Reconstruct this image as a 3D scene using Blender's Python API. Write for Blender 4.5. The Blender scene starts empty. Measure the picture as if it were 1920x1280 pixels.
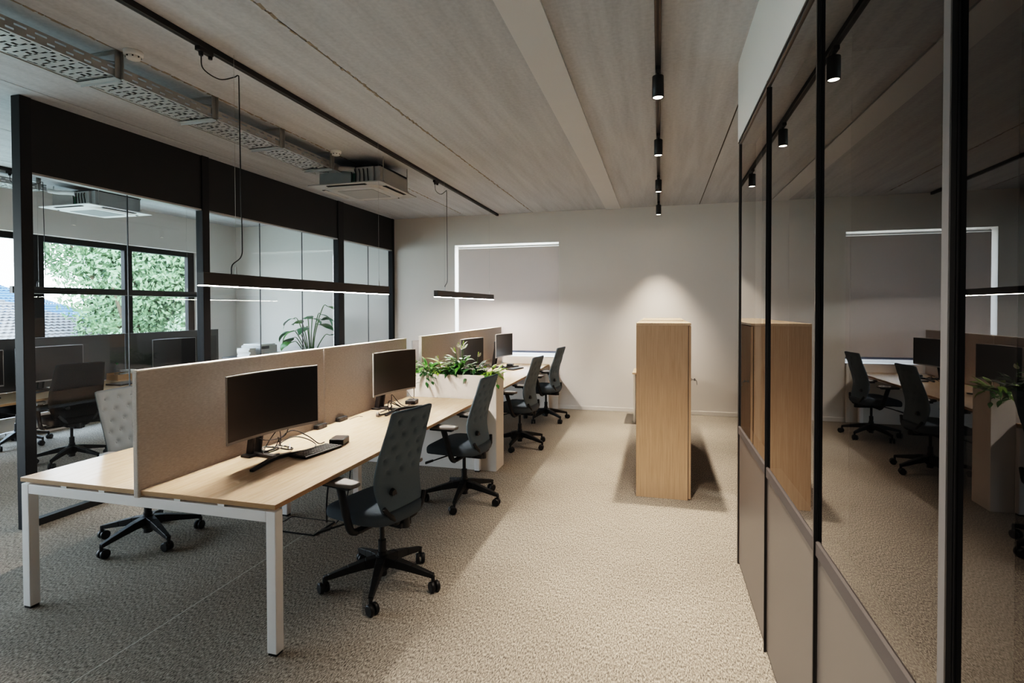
import bpy, math, random
from mathutils import Vector, Matrix
S = bpy.context.scene
COL = S.collection
PI = math.pi
R = math.radians
rnd = random.Random(7)

# ------------------------------------------------------------------ helpers
def lin(c):
    return c / 12.92 if c <= 0.04045 else ((c + 0.055) / 1.055) ** 2.4
def rgb(r, g, b):
    return (lin(r / 255), lin(g / 255), lin(b / 255), 1.0)

class MB:
    """collects geometry for ONE mesh"""
    def __init__(s): s.v = []; s.f = []; s.sm = []
    def add(s, vs, fs, smooth=False):
        o = len(s.v); s.v += [tuple(p) for p in vs]
        for f in fs: s.f.append([i + o for i in f]); s.sm.append(smooth)
        return s
    def box(s, x0, x1, y0, y1, z0, z1):
        return s.add([(x0,y0,z0),(x1,y0,z0),(x1,y1,z0),(x0,y1,z0),(x0,y0,z1),(x1,y0,z1),(x1,y1,z1),(x0,y1,z1)],
                     [(0,3,2,1),(4,5,6,7),(0,1,5,4),(1,2,6,5),(2,3,7,6),(3,0,4,7)])
    def obox(s, c, h, M):
        vs = [Vector(c) + M @ Vector((sx*h[0], sy*h[1], sz*h[2])) for sz in (-1,1) for sx, sy in ((-1,-1),(1,-1),(1,1),(-1,1))]
        return s.add(vs, [(0,3,2,1),(4,5,6,7),(0,1,5,4),(1,2,6,5),(2,3,7,6),(3,0,4,7)])
    def bar(s, a, b, w, h, w2=None, h2=None, up=(0,0,1)):
        """tapered box beam from a to b"""
        a = Vector(a); b = Vector(b); d = (b - a).normalized()
        u = Vector(up)
        if abs(d.dot(u)) > .98: u = Vector((1,0,0))
        r = d.cross(u).normalized(); u = r.cross(d)
        w2 = w if w2 is None else w2; h2 = h if h2 is None else h2
        vs = []
        for p, ww, hh in ((a, w, h), (b, w2, h2)):
            for sx, sz in ((-1,-1),(1,-1),(1,1),(-1,1)): vs.append(p + r*sx*ww/2 + u*sz*hh/2)
        return s.add(vs, [(3,2,1,0),(4,5,6,7),(0,1,5,4),(1,2,6,5),(2,3,7,6),(3,0,4,7)])
    def tube(s, pts, rad, n=8, smooth=True):
        pts = [Vector(p) for p in pts]
        rads = rad if isinstance(rad, (list, tuple)) else [rad]*len(pts)
        vs = []; ref = None
        for i, p in enumerate(pts):
            d = (pts[min(i+1, len(pts)-1)] - pts[max(i-1, 0)]).normalized()
            if ref is None:
                ref = Vector((0,0,1)) if abs(d.z) < .9 else Vector((1,0,0))
            ref = (ref - d*ref.dot(d))
            if ref.length < 1e-5: ref = Vector((0,1,0)) if abs(d.y) < .9 else Vector((1,0,0)); ref = ref - d*ref.dot(d)
            ref.normalize(); q = d.cross(ref)
            for k in range(n):
                a = 2*PI*k/n; vs.append(p + (ref*math.cos(a) + q*math.sin(a))*rads[i])
        fs = []
        for i in range(len(pts)-1):
            for k in range(n): fs.append((i*n+k, i*n+(k+1) % n, (i+1)*n+(k+1) % n, (i+1)*n+k))
        s.add(vs, fs, smooth)
        m = (len(pts)-1)*n
        return s.add([vs[k] for k in range(n)] + [vs[m+k] for k in range(n)], [tuple(reversed(range(n))), tuple(range(n, 2*n))])
    def cyl(s, c, r, z0, z1, n=24, r2=None):
        c = Vector((c[0], c[1], 0)); r2 = r if r2 is None else r2
        return s.tube([c+Vector((0,0,z0)), c+Vector((0,0,z1))], [r, r2], n)
    def lathe(s, prof, c=(0,0,0), n=24, smooth=True):
        vs = []
        for r, z in prof:
            for k in range(n): vs.append((c[0]+r*math.cos(2*PI*k/n), c[1]+r*math.sin(2*PI*k/n), c[2]+z))
        fs = []
        for i in range(len(prof)-1):
            for k in range(n): fs.append((i*n+k, i*n+(k+1) % n, (i+1)*n+(k+1) % n, (i+1)*n+k))
        fs.append(tuple(reversed(range(n)))); fs.append(tuple((len(prof)-1)*n+k for k in range(n)))
        return s.add(vs, fs, smooth)
    def prism(s, poly, z0, z1):
        n = len(poly)
        return s.add([(x,y,z0) for x, y in poly] + [(x,y,z1) for x, y in poly],
                     [tuple(reversed(range(n))), tuple(range(n, 2*n))] + [(i, (i+1) % n, (i+1) % n+n, i+n) for i in range(n)])
    def build(s, name, m, parent=None, bevel=0, seg=2, loc=None, subsurf=0, autosmooth=False):
        me = bpy.data.meshes.new(name); me.from_pydata(s.v, [], s.f)
        me.polygons.foreach_set('use_smooth', [bool(x) for x in s.sm] if not autosmooth else [True]*len(s.f)); me.update()
        me.materials.append(m)
        o = bpy.data.objects.new(name, me); COL.objects.link(o)
        if parent is not None: o.parent = parent
        if loc: o.location = loc
        if bevel:
            b = o.modifiers.new('bevel', 'BEVEL'); b.width = bevel; b.segments = seg; b.limit_method = 'ANGLE'; b.angle_limit = R(40)
            b.harden_normals = False
        if subsurf:
            b = o.modifiers.new('sub', 'SUBSURF'); b.levels = subsurf; b.render_levels = subsurf
        return o

def tag(o, label, cat, group=None, kind=None):
    o['label'] = label; o['category'] = cat
    if group: o['group'] = group
    if kind: o['kind'] = kind
    return o
def thing(name, label, cat, loc=(0,0,0), rz=0, group=None, kind=None):
    o = bpy.data.objects.new(name, None); COL.objects.link(o); o.location = loc; o.rotation_euler.z = rz
    o.empty_display_size = .1
    return tag(o, label, cat, group, kind)
def dup(root, loc, rz, label, group=None):
    r = root.copy(); COL.objects.link(r); r.location = loc; r.rotation_euler.z = rz; r['label'] = label
    if group: r['group'] = group
    for ch in list(root.children):
        c = ch.copy(); COL.objects.link(c); c.parent = r
        for g in list(ch.children):
            d = g.copy(); COL.objects.link(d); d.parent = c
    return r
def spline(pts, n=8):
    P = [Vector(p) for p in pts]; P = [P[0]*2-P[1]] + P + [P[-1]*2-P[-2]]; out = []
    for i in range(1, len(P)-2):
        for k in range(n):
            t = k/n; a, b, c, d = P[i-1:i+3]
            out.append(.5*((2*b) + (c-a)*t + (2*a-5*b+4*c-d)*t*t + (3*b-a-3*c+d)*t**3))
    out.append(P[-2]); return out
def smooth(a, b, t):
    t = max(0, min(1, (t-a)/(b-a))); return t*t*(3-2*t)

# ------------------------------------------------------------------ materials
def nodes(name):
    m = bpy.data.materials.new(name); m.use_nodes = True
    nt = m.node_tree; return m, nt, nt.nodes, nt.links, nt.nodes['Principled BSDF']
def mat(name, c, rough=.5, metal=0, var=.06, scale=30, spec=.5, bump=0, stretch=(1,1,1)):
    m, nt, N, L, B = nodes(name)
    B.inputs['Roughness'].default_value = rough; B.inputs['Metallic'].default_value = metal
    B.inputs['Specular IOR Level'].default_value = spec
    tc = N.new('ShaderNodeTexCoord'); mp = N.new('ShaderNodeMapping'); mp.inputs['Scale'].default_value = stretch
    nz = N.new('ShaderNodeTexNoise'); nz.inputs['Scale'].default_value = scale; nz.inputs['Detail'].default_value = 4
    mx = N.new('ShaderNodeMix'); mx.data_type = 'RGBA'
    mx.inputs['A'].default_value = tuple(x*(1-var) for x in c[:3]) + (1,)
    mx.inputs['B'].default_value = tuple(min(1, x*(1+var)) for x in c[:3]) + (1,)
    L.new(tc.outputs['Object'], mp.inputs['Vector']); L.new(mp.outputs['Vector'], nz.inputs['Vector'])
    L.new(nz.outputs['Fac'], mx.inputs['Factor']); L.new(mx.outputs['Result'], B.inputs['Base Color'])
    if bump:
        bp = N.new('ShaderNodeBump'); bp.inputs['Strength'].default_value = bump; bp.inputs['Distance'].default_value = .002
        L.new(nz.outputs['Fac'], bp.inputs['Height']); L.new(bp.outputs['Normal'], B.inputs['Normal'])
    return m
def emit(name, c, st):
    m, nt, N, L, B = nodes(name)
    B.inputs['Base Color'].default_value = (.9,.9,.9,1)
    B.inputs['Emission Color'].default_value = c; B.inputs['Emission Strength'].default_value = st
    return m
def ramp_mat(name, stops, scale, stretch, rough, detail=6, scale2=None, spec=.4, bump=0, dist=0.0):
    m, nt, N, L, B = nodes(name)
    tc = N.new('ShaderNodeTexCoord'); mp = N.new('ShaderNodeMapping'); mp.inputs['Scale'].default_value = stretch
    nz = N.new('ShaderNodeTexNoise'); nz.inputs['Scale'].default_value = scale; nz.inputs['Detail'].default_value = detail
    nz.inputs['Roughness'].default_value = .62; nz.inputs['Distortion'].default_value = dist
    cr = N.new('ShaderNodeValToRGB')
    while len(cr.color_ramp.elements) < len(stops): cr.color_ramp.elements.new(.5)
    for e, (p, c) in zip(cr.color_ramp.elements, stops): e.position = p; e.color = c
    L.new(tc.outputs['Object'], mp.inputs['Vector']); L.new(mp.outputs['Vector'], nz.inputs['Vector'])
    L.new(nz.outputs['Fac'], cr.inputs['Fac']); L.new(cr.outputs['Color'], B.inputs['Base Color'])
    B.inputs['Roughness'].default_value = rough; B.inputs['Specular IOR Level'].default_value = spec
    if bump:
        bp = N.new('ShaderNodeBump'); bp.inputs['Strength'].default_value = bump; bp.inputs['Distance'].default_value = .003
        L.new(nz.outputs['Fac'], bp.inputs['Height']); L.new(bp.outputs['Normal'], B.inputs['Normal'])
    return m, N, L, B, tc, nz, cr
def glass(name, tint, boost=1.0, f0=.04):
    m = bpy.data.materials.new(name); m.use_nodes = True; nt = m.node_tree; N = nt.nodes; L = nt.links; N.clear()
    out = N.new('ShaderNodeOutputMaterial'); mx = N.new('ShaderNodeMixShader'); tr = N.new('ShaderNodeBsdfTransparent'); gl = N.new('ShaderNodeBsdfGlossy')
    tr.inputs['Color'].default_value = tint; gl.inputs['Roughness'].default_value = 0.0; gl.inputs['Color'].default_value = (1,1,1,1)
    g = N.new('ShaderNodeNewGeometry'); d = N.new('ShaderNodeVectorMath'); d.operation = 'DOT_PRODUCT'
    L.new(g.outputs['Normal'], d.inputs[0]); L.new(g.outputs['Incoming'], d.inputs[1])
    ab = N.new('ShaderNodeMath'); ab.operation = 'ABSOLUTE'; L.new(d.outputs['Value'], ab.inputs[0])
    om = N.new('ShaderNodeMath'); om.operation = 'SUBTRACT'; om.inputs[0].default_value = 1; L.new(ab.outputs[0], om.inputs[1])
    pw = N.new('ShaderNodeMath'); pw.operation = 'POWER'; pw.inputs[1].default_value = 5; L.new(om.outputs[0], pw.inputs[0])
    ma = N.new('ShaderNodeMath'); ma.operation = 'MULTIPLY_ADD'; ma.inputs[1].default_value = (1-f0); ma.inputs[2].default_value = f0; L.new(pw.outputs[0], ma.inputs[0])
    bo = N.new('ShaderNodeMath'); bo.operation = 'MULTIPLY'; bo.inputs[1].default_value = boost; bo.use_clamp = True; L.new(ma.outputs[0], bo.inputs[0])
    L.new(bo.outputs[0], mx.inputs['Fac']); L.new(tr.outputs[0], mx.inputs[1]); L.new(gl.outputs[0], mx.inputs[2]); L.new(mx.outputs[0], out.inputs['Surface'])
    return m

M_wall = mat('white_paint', rgb(226,222,217), .9, var=.012, scale=3)
M_unlit = mat('unlit_room_shade', rgb(34,34,35), .9, var=.05)  # lack of light in the right room put into its surface colour
M_ceil, cN, cL, cB, ctc, cnz, ccr = ramp_mat('board_marked_concrete', [(.22, rgb(176,179,183)), (.5, rgb(192,195,199)), (.78, rgb(205,208,211))], 3.0, (3.4,.22,1), .85, detail=10, bump=.15, dist=0)
# fine speckle over the streaks
_n = cN.new('ShaderNodeTexNoise'); _n.inputs['Scale'].default_value = 38; _n.inputs['Detail'].default_value = 6
_m = cN.new('ShaderNodeMix'); _m.data_type = 'RGBA'; _m.blend_type = 'OVERLAY'; _m.inputs['Factor'].default_value = .22
cL.new(ctc.outputs['Object'], _n.inputs['Vector']); cL.new(ccr.outputs['Color'], _m.inputs['A']); cL.new(_n.outputs['Fac'], _m.inputs['B']); cL.new(_m.outputs['Result'], cB.inputs['Base Color'])
M_joint = mat('rough_joint_mortar', rgb(70,66,60), .95, var=.5, scale=90)
M_beam = mat('smooth_plaster', rgb(216,217,218), .85, var=.02, scale=4)

# carpet: heathered loop pile with seams of the carpet tiles
M_carpet, kN, kL, kB, ktc, knz, kcr = ramp_mat('heather_carpet', [(.38, rgb(62,58,54)), (.46, rgb(124,117,109)), (.54, rgb(162,153,142)), (.64, rgb(206,196,183))], 125, (1.35,.42,1), .97, detail=8, spec=.05, bump=.06)
_n = kN.new('ShaderNodeTexNoise'); _n.inputs['Scale'].default_value = 2.5; _n.inputs['Detail'].default_value = 3
_m = kN.new('ShaderNodeMix'); _m.data_type = 'RGBA'; _m.blend_type = 'OVERLAY'; _m.inputs['Factor'].default_value = .12
kL.new(ktc.outputs['Object'], _n.inputs['Vector']); kL.new(kcr.outputs['Color'], _m.inputs['A']); kL.new(_n.outputs['Fac'], _m.inputs['B'])
_s = kN.new('ShaderNodeSeparateXYZ'); kL.new(ktc.outputs['Object'], _s.inputs[0])
_a = kN.new('ShaderNodeMath'); _a.operation = 'ADD'; _a.inputs[1].default_value = 2.545; kL.new(_s.outputs['X'], _a.inputs[0])
_b = kN.new('ShaderNodeMath'); _b.operation = 'ABSOLUTE'; kL.new(_a.outputs[0], _b.inputs[0])
_c = kN.new('ShaderNodeMath'); _c.operation = 'LESS_THAN'; _c.inputs[1].default_value = .0045; kL.new(_b.outputs[0], _c.inputs[0])
_d = kN.new('ShaderNodeMath'); _d.operation = 'MULTIPLY'; _d.inputs[1].default_value = .35; kL.new(_c.outputs[0], _d.inputs[0])
_m2 = kN.new('ShaderNodeMix'); _m2.data_type = 'RGBA'; _m2.inputs['B'].default_value = rgb(235,228,218)
kL.new(_d.outputs[0], _m2.inputs['Factor']); kL.new(_m.outputs['Result'], _m2.inputs['A']); kL.new(_m2.outputs['Result'], kB.inputs['Base Color']); knz.inputs['Roughness'].default_value = .75

M_oak = ramp_mat('oak_veneer_top', [(.3, rgb(204,175,145)), (.5, rgb(217,189,160)), (.72, rgb(227,202,175))], 5, (14,.9,6), .26, detail=7, spec=.5, dist=.3)[0]
M_oak.node_tree.nodes['Principled BSDF'].inputs['Coat Weight'].default_value = .35; M_oak.node_tree.nodes['Principled BSDF'].inputs['Coat Roughness'].default_value = .16
M_oakedge = mat('oak_edge_band', rgb(176,142,104), .5, var=.1, scale=12, stretch=(4,1,4))
M_oakv = ramp_mat('oak_veneer_upright', [(.3, rgb(188,157,128)), (.5, rgb(200,169,140)), (.72, rgb(210,181,152))], 5, (16,16,.6), .5, detail=7, spec=.35, dist=.3)[0]
M_whitemetal = mat('white_powder_coat', rgb(245,242,240), .45, var=.012)
M_whitelam = mat('white_laminate', rgb(224,218,211), .55, var=.012)
M_black = mat('matt_black_metal', rgb(24,24,25), .45, var=.05)
M_lampbody = mat('dark_grey_lamp_metal', rgb(54,52,51), .5, var=.03)
M_blackp = mat('black_plastic', rgb(20,20,21), .5, var=.06)
M_anthr = mat('anthracite_frame', rgb(22,22,24), .6, spec=.3, var=.03)
M_panelblk = mat('black_header_panel', rgb(17,17,18), .6, var=.04)
M_taupe = mat('taupe_satin_panel', rgb(98,91,86), .36, var=.02, scale=4)
M_grframe = mat('grey_brown_frame', rgb(72,68,66), .4, var=.02)
M_postface = mat('grey_post_face', rgb(104,101,100), .42, var=.02)
M_bead = mat('dark_glazing_bead', rgb(74,68,66), .55, var=.02)
M_screenfab = ramp_mat('beige_wool_screen', [(.3, rgb(204,194,186)), (.55, rgb(216,206,198)), (.75, rgb(226,218,210))], 160, (1,.25,1), .95, detail=3, spec=.1, bump=.3)[0]
M_screenedge = mat('pale_piping', rgb(238,230,222), .85, var=.03)
M_greyscreen = mat('grey_felt_screen', rgb(104,103,103), .95, var=.05, scale=80)
M_slate = mat('slate_knit_fabric', rgb(108,121,131), .92, var=.12, scale=260, spec=.15, bump=.25)
M_slatedk = mat('charcoal_knit_fabric', rgb(84,93,101), .92, var=.12, scale=260, spec=.15, bump=.25)
M_ltgrey = mat('light_grey_knit_fabric', rgb(86,90,92), .92, var=.10, scale=260, spec=.15, bump=.25)
M_meshblk = mat('black_mesh_fabric', rgb(15,15,16), .85, var=.15, scale=300, spec=.2)
M_pad = mat('soft_grey_armpad', rgb(112,107,103), .5, var=.04)
M_chrome = mat('polished_aluminium', rgb(205,207,210), .22, metal=1, var=.02)
M_steel = mat('galvanised_steel', rgb(178,178,176), .42, metal=.55, var=.08, scale=12)
M_silver = mat('silver_plastic', rgb(172,170,168), .35, metal=.4, var=.02)
M_dkscreen = mat('glossy_dark_screen', rgb(24,24,26), .28, var=.02, spec=.5)
M_lcdback = mat('dark_grey_monitor_back', rgb(48,49,52), .4, var=.04)
M_whiteplast = mat('white_plastic', rgb(244,243,241), .4, var=.01)
M_grille = mat('grey_intake_grille', rgb(150,150,150), .7, var=.1, scale=120)
M_slot = mat('dark_air_slot', rgb(28,28,28), .7, var=.05)
M_pcb = mat('green_circuit_board', rgb(30,96,74), .5, var=.3, scale=60)
M_soil = mat('dark_potting_soil', rgb(40,31,24), .98, var=.5, scale=60)
M_leafA = mat('mid_green_leaf', rgb(72,126,46), .42, var=.35, scale=14)
M_leafB = mat('dark_green_leaf', rgb(38,78,36), .38, var=.35, scale=14)
M_leafC = mat('lime_green_leaf', rgb(142,176,66), .45, var=.25, scale=14)
M_leafD = mat('blue_green_leaf', rgb(58,112,72), .4, var=.35, scale=9)
M_petal = mat('white_spathe', rgb(240,238,228), .6, var=.03)
M_stem = mat('green_stem', rgb(70,104,48), .6, var=.2)
M_blind = mat('pale_roller_fabric', rgb(218,211,207), .95, var=.012, scale=200)
_nt = M_blind.node_tree; _B = _nt.nodes['Principled BSDF']; _t = _nt.nodes.new('ShaderNodeBsdfTranslucent'); _t.inputs['Color'].default_value = (.92,.86,.84,1)
_x = _nt.nodes.new('ShaderNodeMixShader'); _x.inputs['Fac'].default_value = .10
_nt.links.new(_B.outputs[0], _x.inputs[1]); _nt.links.new(_t.outputs[0], _x.inputs[2]); _nt.links.new(_x.outputs[0], _nt.nodes['Material Output'].inputs['Surface'])
M_alu = mat('brushed_aluminium', rgb(190,190,190), .35, metal=.8, var=.05)
M_brown = mat('kraft_cardboard', rgb(168,132,92), .8, var=.08)
M_paper = mat('white_paper', rgb(238,237,234), .8, var=.02)
M_print = mat('light_grey_printer_plastic', rgb(190,190,188), .5, var=.02)
M_pot = mat('grey_stone_pot', rgb(120,118,114), .8, var=.1)
M_water = glass('clear_bottle_plastic', (.85,.9,.92,1), 1.5)
M_glassL = glass('clear_partition_glass', (.86,.88,.90,1), 1.15)
M_glassR = glass('tinted_partition_glass', (.42,.42,.42,1), 1.3, .075)
M_glassW = glass('window_glass', (.93,.96,.96,1), 1.0)
M_led = emit('warm_white_led_diffuser', (1,.92,.84,1), 215)
M_lens = emit('warm_spot_lens', (1,.88,.74,1), 30)

# ------------------------------------------------------------------ camera
cam = bpy.data.cameras.new('camera'); camo = bpy.data.objects.new('camera', cam); COL.objects.link(camo)
CR = ((0.96482924, 0.26286616, -0.00243309), (-0.00206604, 0.0168379, 0.9998561), (-0.2628693, 0.96468537, -0.01678879))
camo.matrix_world = Matrix(((CR[0][0], CR[1][0], -CR[2][0], 0), (CR[0][1], CR[1][1], -CR[2][1], 0), (CR[0][2], CR[1][2], -CR[2][2], 1.68), (0,0,0,1)))
cam.sensor_width = 36; cam.lens = 36*1011.92/1920; cam.shift_y = -45.475/1920; cam.clip_start = .05; cam.clip_end = 300
S.camera = camo

# ------------------------------------------------------------------ setting
H = 3.29; YB = 8.9; YF = -3.6; XW = -8.1; XE = 4.2; XL = -4.67; XR = .5
def struct(name, mb, m, label, cat, parent=None, bevel=0):
    o = mb.build(name, m, parent, bevel); tag(o, label, cat, kind='structure'); return o
struct('floor', MB().box(XW-.3, XE+.2, YF-.2, YB+.3, -.2, 0), M_carpet, 'beige and grey heathered carpet floor', 'floor')
joints = [-6.86,-5.66,-4.455,-3.255,-2.055,-.71,.605,1.8,3.0]
edges = [XW-.3] + joints + [XE+.2]
mb = MB()
for a, b in zip(edges[:-1], edges[1:]): mb.box(a+.006, b-.006, YF-.2, YB+.3, H, H+.2)
ceil = struct('ceiling', mb, M_ceil, 'grey board-marked concrete slab ceiling', 'ceiling')
mb = MB()
for x in joints: mb.box(x-.0058, x+.0058, YF-.2, YB+.3, H+.006, H+.19)
mb.build('joint_mortar', M_joint, ceil)
# ragged mortar lip along two of the joints
mb = MB(); r2 = random.Random(3)
for x in (-3.255, -2.055):
    y = YF
    while y < 8.6:
        w = r2.uniform(.004, .013); l = r2.uniform(.02, .07)
        mb.obox((x+r2.uniform(-.008,.008), y, H+.0015), (w, l/2, .0025), Matrix.Rotation(r2.uniform(-.2,.2), 3, 'Z')); y += l*r2.uniform(.9, 1.6)
mb.build('mortar_lip', mat('pale_mortar', rgb(150,140,126), .95, var=.35, scale=80), ceil)
struct('trim_1', MB().box(-.835, -.60, YF, YB, H-.014, H+.02), M_beam, 'smooth pale flat beam strip running across the concrete ceiling', 'beam')

# back wall with window opening
def wall_open(y0, y1, x0, x1, z0, z1, ox0, ox1, oz0, oz1):
    return MB().box(x0, ox0, y0, y1, z0, z1).box(ox1, x1, y0, y1, z0, z1).box(ox0, ox1, y0, y1, z0, oz0).box(ox0, ox1, y0, y1, oz1, z1)
wx0, wx1, wz0, wz1 = -3.465, -1.615, .86, 2.785
struct('wall_back', wall_open(YB, YB+.28, XW-.25, XE+.2, 0, H, wx0, wx1, wz0, wz1), M_wall, 'white painted back wall with one blinded window', 'wall')
mb = MB()
oy0, oy1, oz0, oz1 = -1.6, 8.02, .28, 2.70
mb.box(XW-.28, XW, YF-.2, oy0, 0, H).box(XW-.28, XW, oy1, YB, 0, H).box(XW-.28, XW, oy0, oy1, 0, oz0).box(XW-.28, XW, oy0, oy1, oz1, H)
struct('wall_left', mb, M_wall, 'white outer wall holding the long row of windows', 'wall')
struct('wall_front', MB().box(XW-.25, XE+.2, YF-.2, YF, 0, H), M_wall, 'white wall behind the camera', 'wall')
struct('wall_right', MB().box(XE, XE+.2, 3.94, YB, 0, H), M_wall, 'white wall at the far right end of the corridor', 'wall')
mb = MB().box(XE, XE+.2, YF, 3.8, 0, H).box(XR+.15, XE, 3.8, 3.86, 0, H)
struct('wall_inner', mb, M_unlit, 'walls of the unlit room behind the right glass, its gloom painted on', 'wall')
struct('wall_inner_face', MB().box(XR+.1, XE, 3.86, 3.9, 0, H), M_wall, 'white face of the side room wall', 'wall')
struct('wall_upper', MB().box(XR+.002, XR+.10, YF, 3.862, 2.772, H), M_wall, 'white wall strip above the right glass partition', 'wall')
struct('baseboard_back', MB().box(XL+.06, XE, YB-.014, YB, 0, .062), M_wall, 'low white skirting along the back wall', 'baseboard', bevel=.003)

# window_1 (behind the blind)
w = thing('window_1', 'daylit window hidden behind the pale roller blind', 'window', kind='structure')
mb = MB(); y0, y1 = YB+.18, YB+.25
mb.box(wx0, wx0+.06, y0, y1, wz0, wz1).box(wx1-.06, wx1, y0, y1, wz0, wz1).box(wx0+.06, wx1-.06, y0, y1, wz0, wz0+.06).box(wx0+.06, wx1-.06, y0, y1, wz1-.06, wz1).box((wx0+wx1)/2-.035, (wx0+wx1)/2+.035, y0, y1, wz0+.06, wz1-.06)
mb.build('window_frame', M_whitemetal, w, .003)
MB().add([(wx0,YB+.215,wz0),(wx1,YB+.215,wz0),(wx1,YB+.215,wz1),(wx0,YB+.215,wz1)], [(0,1,2,3)]).build('pane', M_glassW, w)
MB().box(wx0+.01, wx1-.01, YB-.02, YB+.18, wz0-.02, wz0+.004).build('windowsill', M_whitelam, w, .003)
# window_2 long outer window row
w = thing('window_2', 'long dark framed window row looking onto trees and a tiled roof', 'window', kind='structure')
fx0, fx1 = XW-.20, XW-.12
mb = MB()
mb.box(fx0, fx1, oy0, oy1, oz1-.085, oz1).box(fx0, fx1, oy0, oy1, oz0, oz0+.07)
ys = [8.02, 6.82, 5.52, 4.22, 2.92, 1.62, .32, -.98]
for i, y in enumerate(ys):
    wdt = .13
    mb.box(fx0, fx1, y-wdt, y, oz0+.07, oz1-.085)
mb.box(fx0, fx1, oy0, oy1, .84, .93)
mb.build('window_frame', M_anthr, w, .004)
for i in range(len(ys)-1):
    a, b = ys[i+1], ys[i]-.13
    MB().add([(XW-.16,a,.93),(XW-.16,b,.93),(XW-.16,b,oz1-.085),(XW-.16,a,oz1-.085)], [(0,1,2,3)]).build('pane', M_glassW, w)
    MB().add([(XW-.16,a,oz0+.07),(XW-.16,b,oz0+.07),(XW-.16,b,.84),(XW-.16,a,.84)], [(0,1,2,3)]).build('pane', M_glassW, w)
MB().box(XW-.12, XW+.03, oy0, oy1, oz0-.025, oz0).build('windowsill', M_whitelam, w, .003)

# left glass partition
g = thing('glass_partition', 'black framed clear glass partition with solid black header panels, left of the desks', 'partition', kind='structure')
zt = 2.725; X0, X1 = XL-.03, XL+.03
posts = [(2.955,3.035),(4.63,4.72),(7.12,7.265),(8.82,8.885)]
for a, b in posts: MB().box(X0-.015, X1+.015, a, b, 0, H).build('frame_post', M_anthr, g, .003)
for i in range(3):
    a, b = posts[i][1], posts[i+1][0]
    MB().box(X0, X1, a, b, zt, H).build('header_panel', M_panelblk, g, .002)
    MB().box(X0, X1, a, b, 0, .055).build('bottom_rail', M_black, g, .002)
    n = max(1, round((b-a)/.82)); st = (b-a)/n
    for k in range(n):
        p, q = a+k*st+.003, a+(k+1)*st-.003
        MB().add([(XL,p,.055),(XL,q,.055),(XL,q,zt),(XL,p,zt)], [(0,1,2,3)]).build('glass_pane', M_glassL, g)
        if k: MB().box(XL-.006, XL+.006, p-.006, p, .055, zt).build('pane_joint', M_black, g)
MB().box(X0-.002, X1+.004, 3.035, 8.82, zt-.012, zt+.004).build('head_bead', M_silver, g)

# right glass partition
g = thing('glass_partition', 'grey framed glass partition with solid taupe lower panels on the right', 'partition', kind='structure')
XG = XR+.008
ps = [3.80, 2.862, 2.002, 1.166, .29, -.57, -1.43, -2.29, -3.15]
zp = .905; zg = 2.735
for i, y in enumerate(ps):
    wd = .036 if i == 3 else .022
    MB().box(XR-.001, XR+.10, y-wd, y, 0, zg+.037).build('frame_post', M_grframe if i != 3 else M_postface, g, .003)
    if i: MB().box(XR-.004, XR+.004, y-wd-.004, y-wd+.002, 0, zg).build('shadow_gap', M_black, g)
MB().box(XR, XR+.10, -3.6, 3.80, zg, zg+.037).build('top_rail', M_grframe, g, .003)
MB().box(XR-.004, XR+.02, -3.6, 3.80, zg+.012, zg+.018).build('rail_groove', M_black, g)
for i in range(len(ps)-1):
    a, b = ps[i+1]+.001, ps[i]-(.036 if i == 3 else .022)-.002
    MB().box(XR+.008, XR+.07, a, b, .012, zp).build('lower_panel', M_taupe, g, .003)
    mb = MB().box(XR+.0012, XR+.008, a, b, zp-.045, zp)
    mb.add([(XR+.001,a,zp),(XR+.001,b,zp),(XG,b,zp+.004),(XG,a,zp+.004)], [(0,1,2,3)])
    mb.add([(XR+.001,a,zp-.001),(XR+.001,b,zp-.001),(XG,b,zp-.001),(XG,a,zp-.001)], [(3,2,1,0)])
    mb.build('glazing_bead', M_bead, g)
    MB().add([(XG,a,zp),(XG,a,zg),(XG,b,zg),(XG,b,zp)], [(0,1,2,3)]).build('glass_pane', M_glassR, g)
    MB().box(XG-.002, XG+.012, a-.001, a+.003, zp, zg).box(XG-.002, XG+.012, b-.003, b+.001, zp, zg).build('glass_seal', M_black, g)
MB().box(XR+.012, XR+.10, -3.6, 3.80, 0, .012).build('base_channel', M_black, g)
MB().box(XR+.08, XE, YF, 3.8, H-.03, H-.002).build('soffit_shade', M_unlit, g)  # dark sheet under the ceiling, standing in for the unlit gloom
MB().box(XR+.10, XE, YF, 3.8, .001, .006).build('floor_shade', M_unlit, g)  # dark sheet over the carpet, the room's darkness given as colour

# roller blind
b = thing('roller_blind', 'pale grey pulled down roller blind in the back wall window', 'blind')
MB().box(-3.405, wx1+.0, YB+.035, YB+.04, .955, 2.72).build('blind_fabric', M_blind, b)
MB().box(-3.405, wx1, YB+.02, YB+.055, .925, .957).build('bottom_bar', mat('blue_grey_bar', rgb(92,104,128), .5), b, .003)
MB().tube([(-3.41,YB+.06,2.738),(wx1,YB+.06,2.738)], .02, 12).build('roller_tube', M_whiteplast, b)

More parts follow.
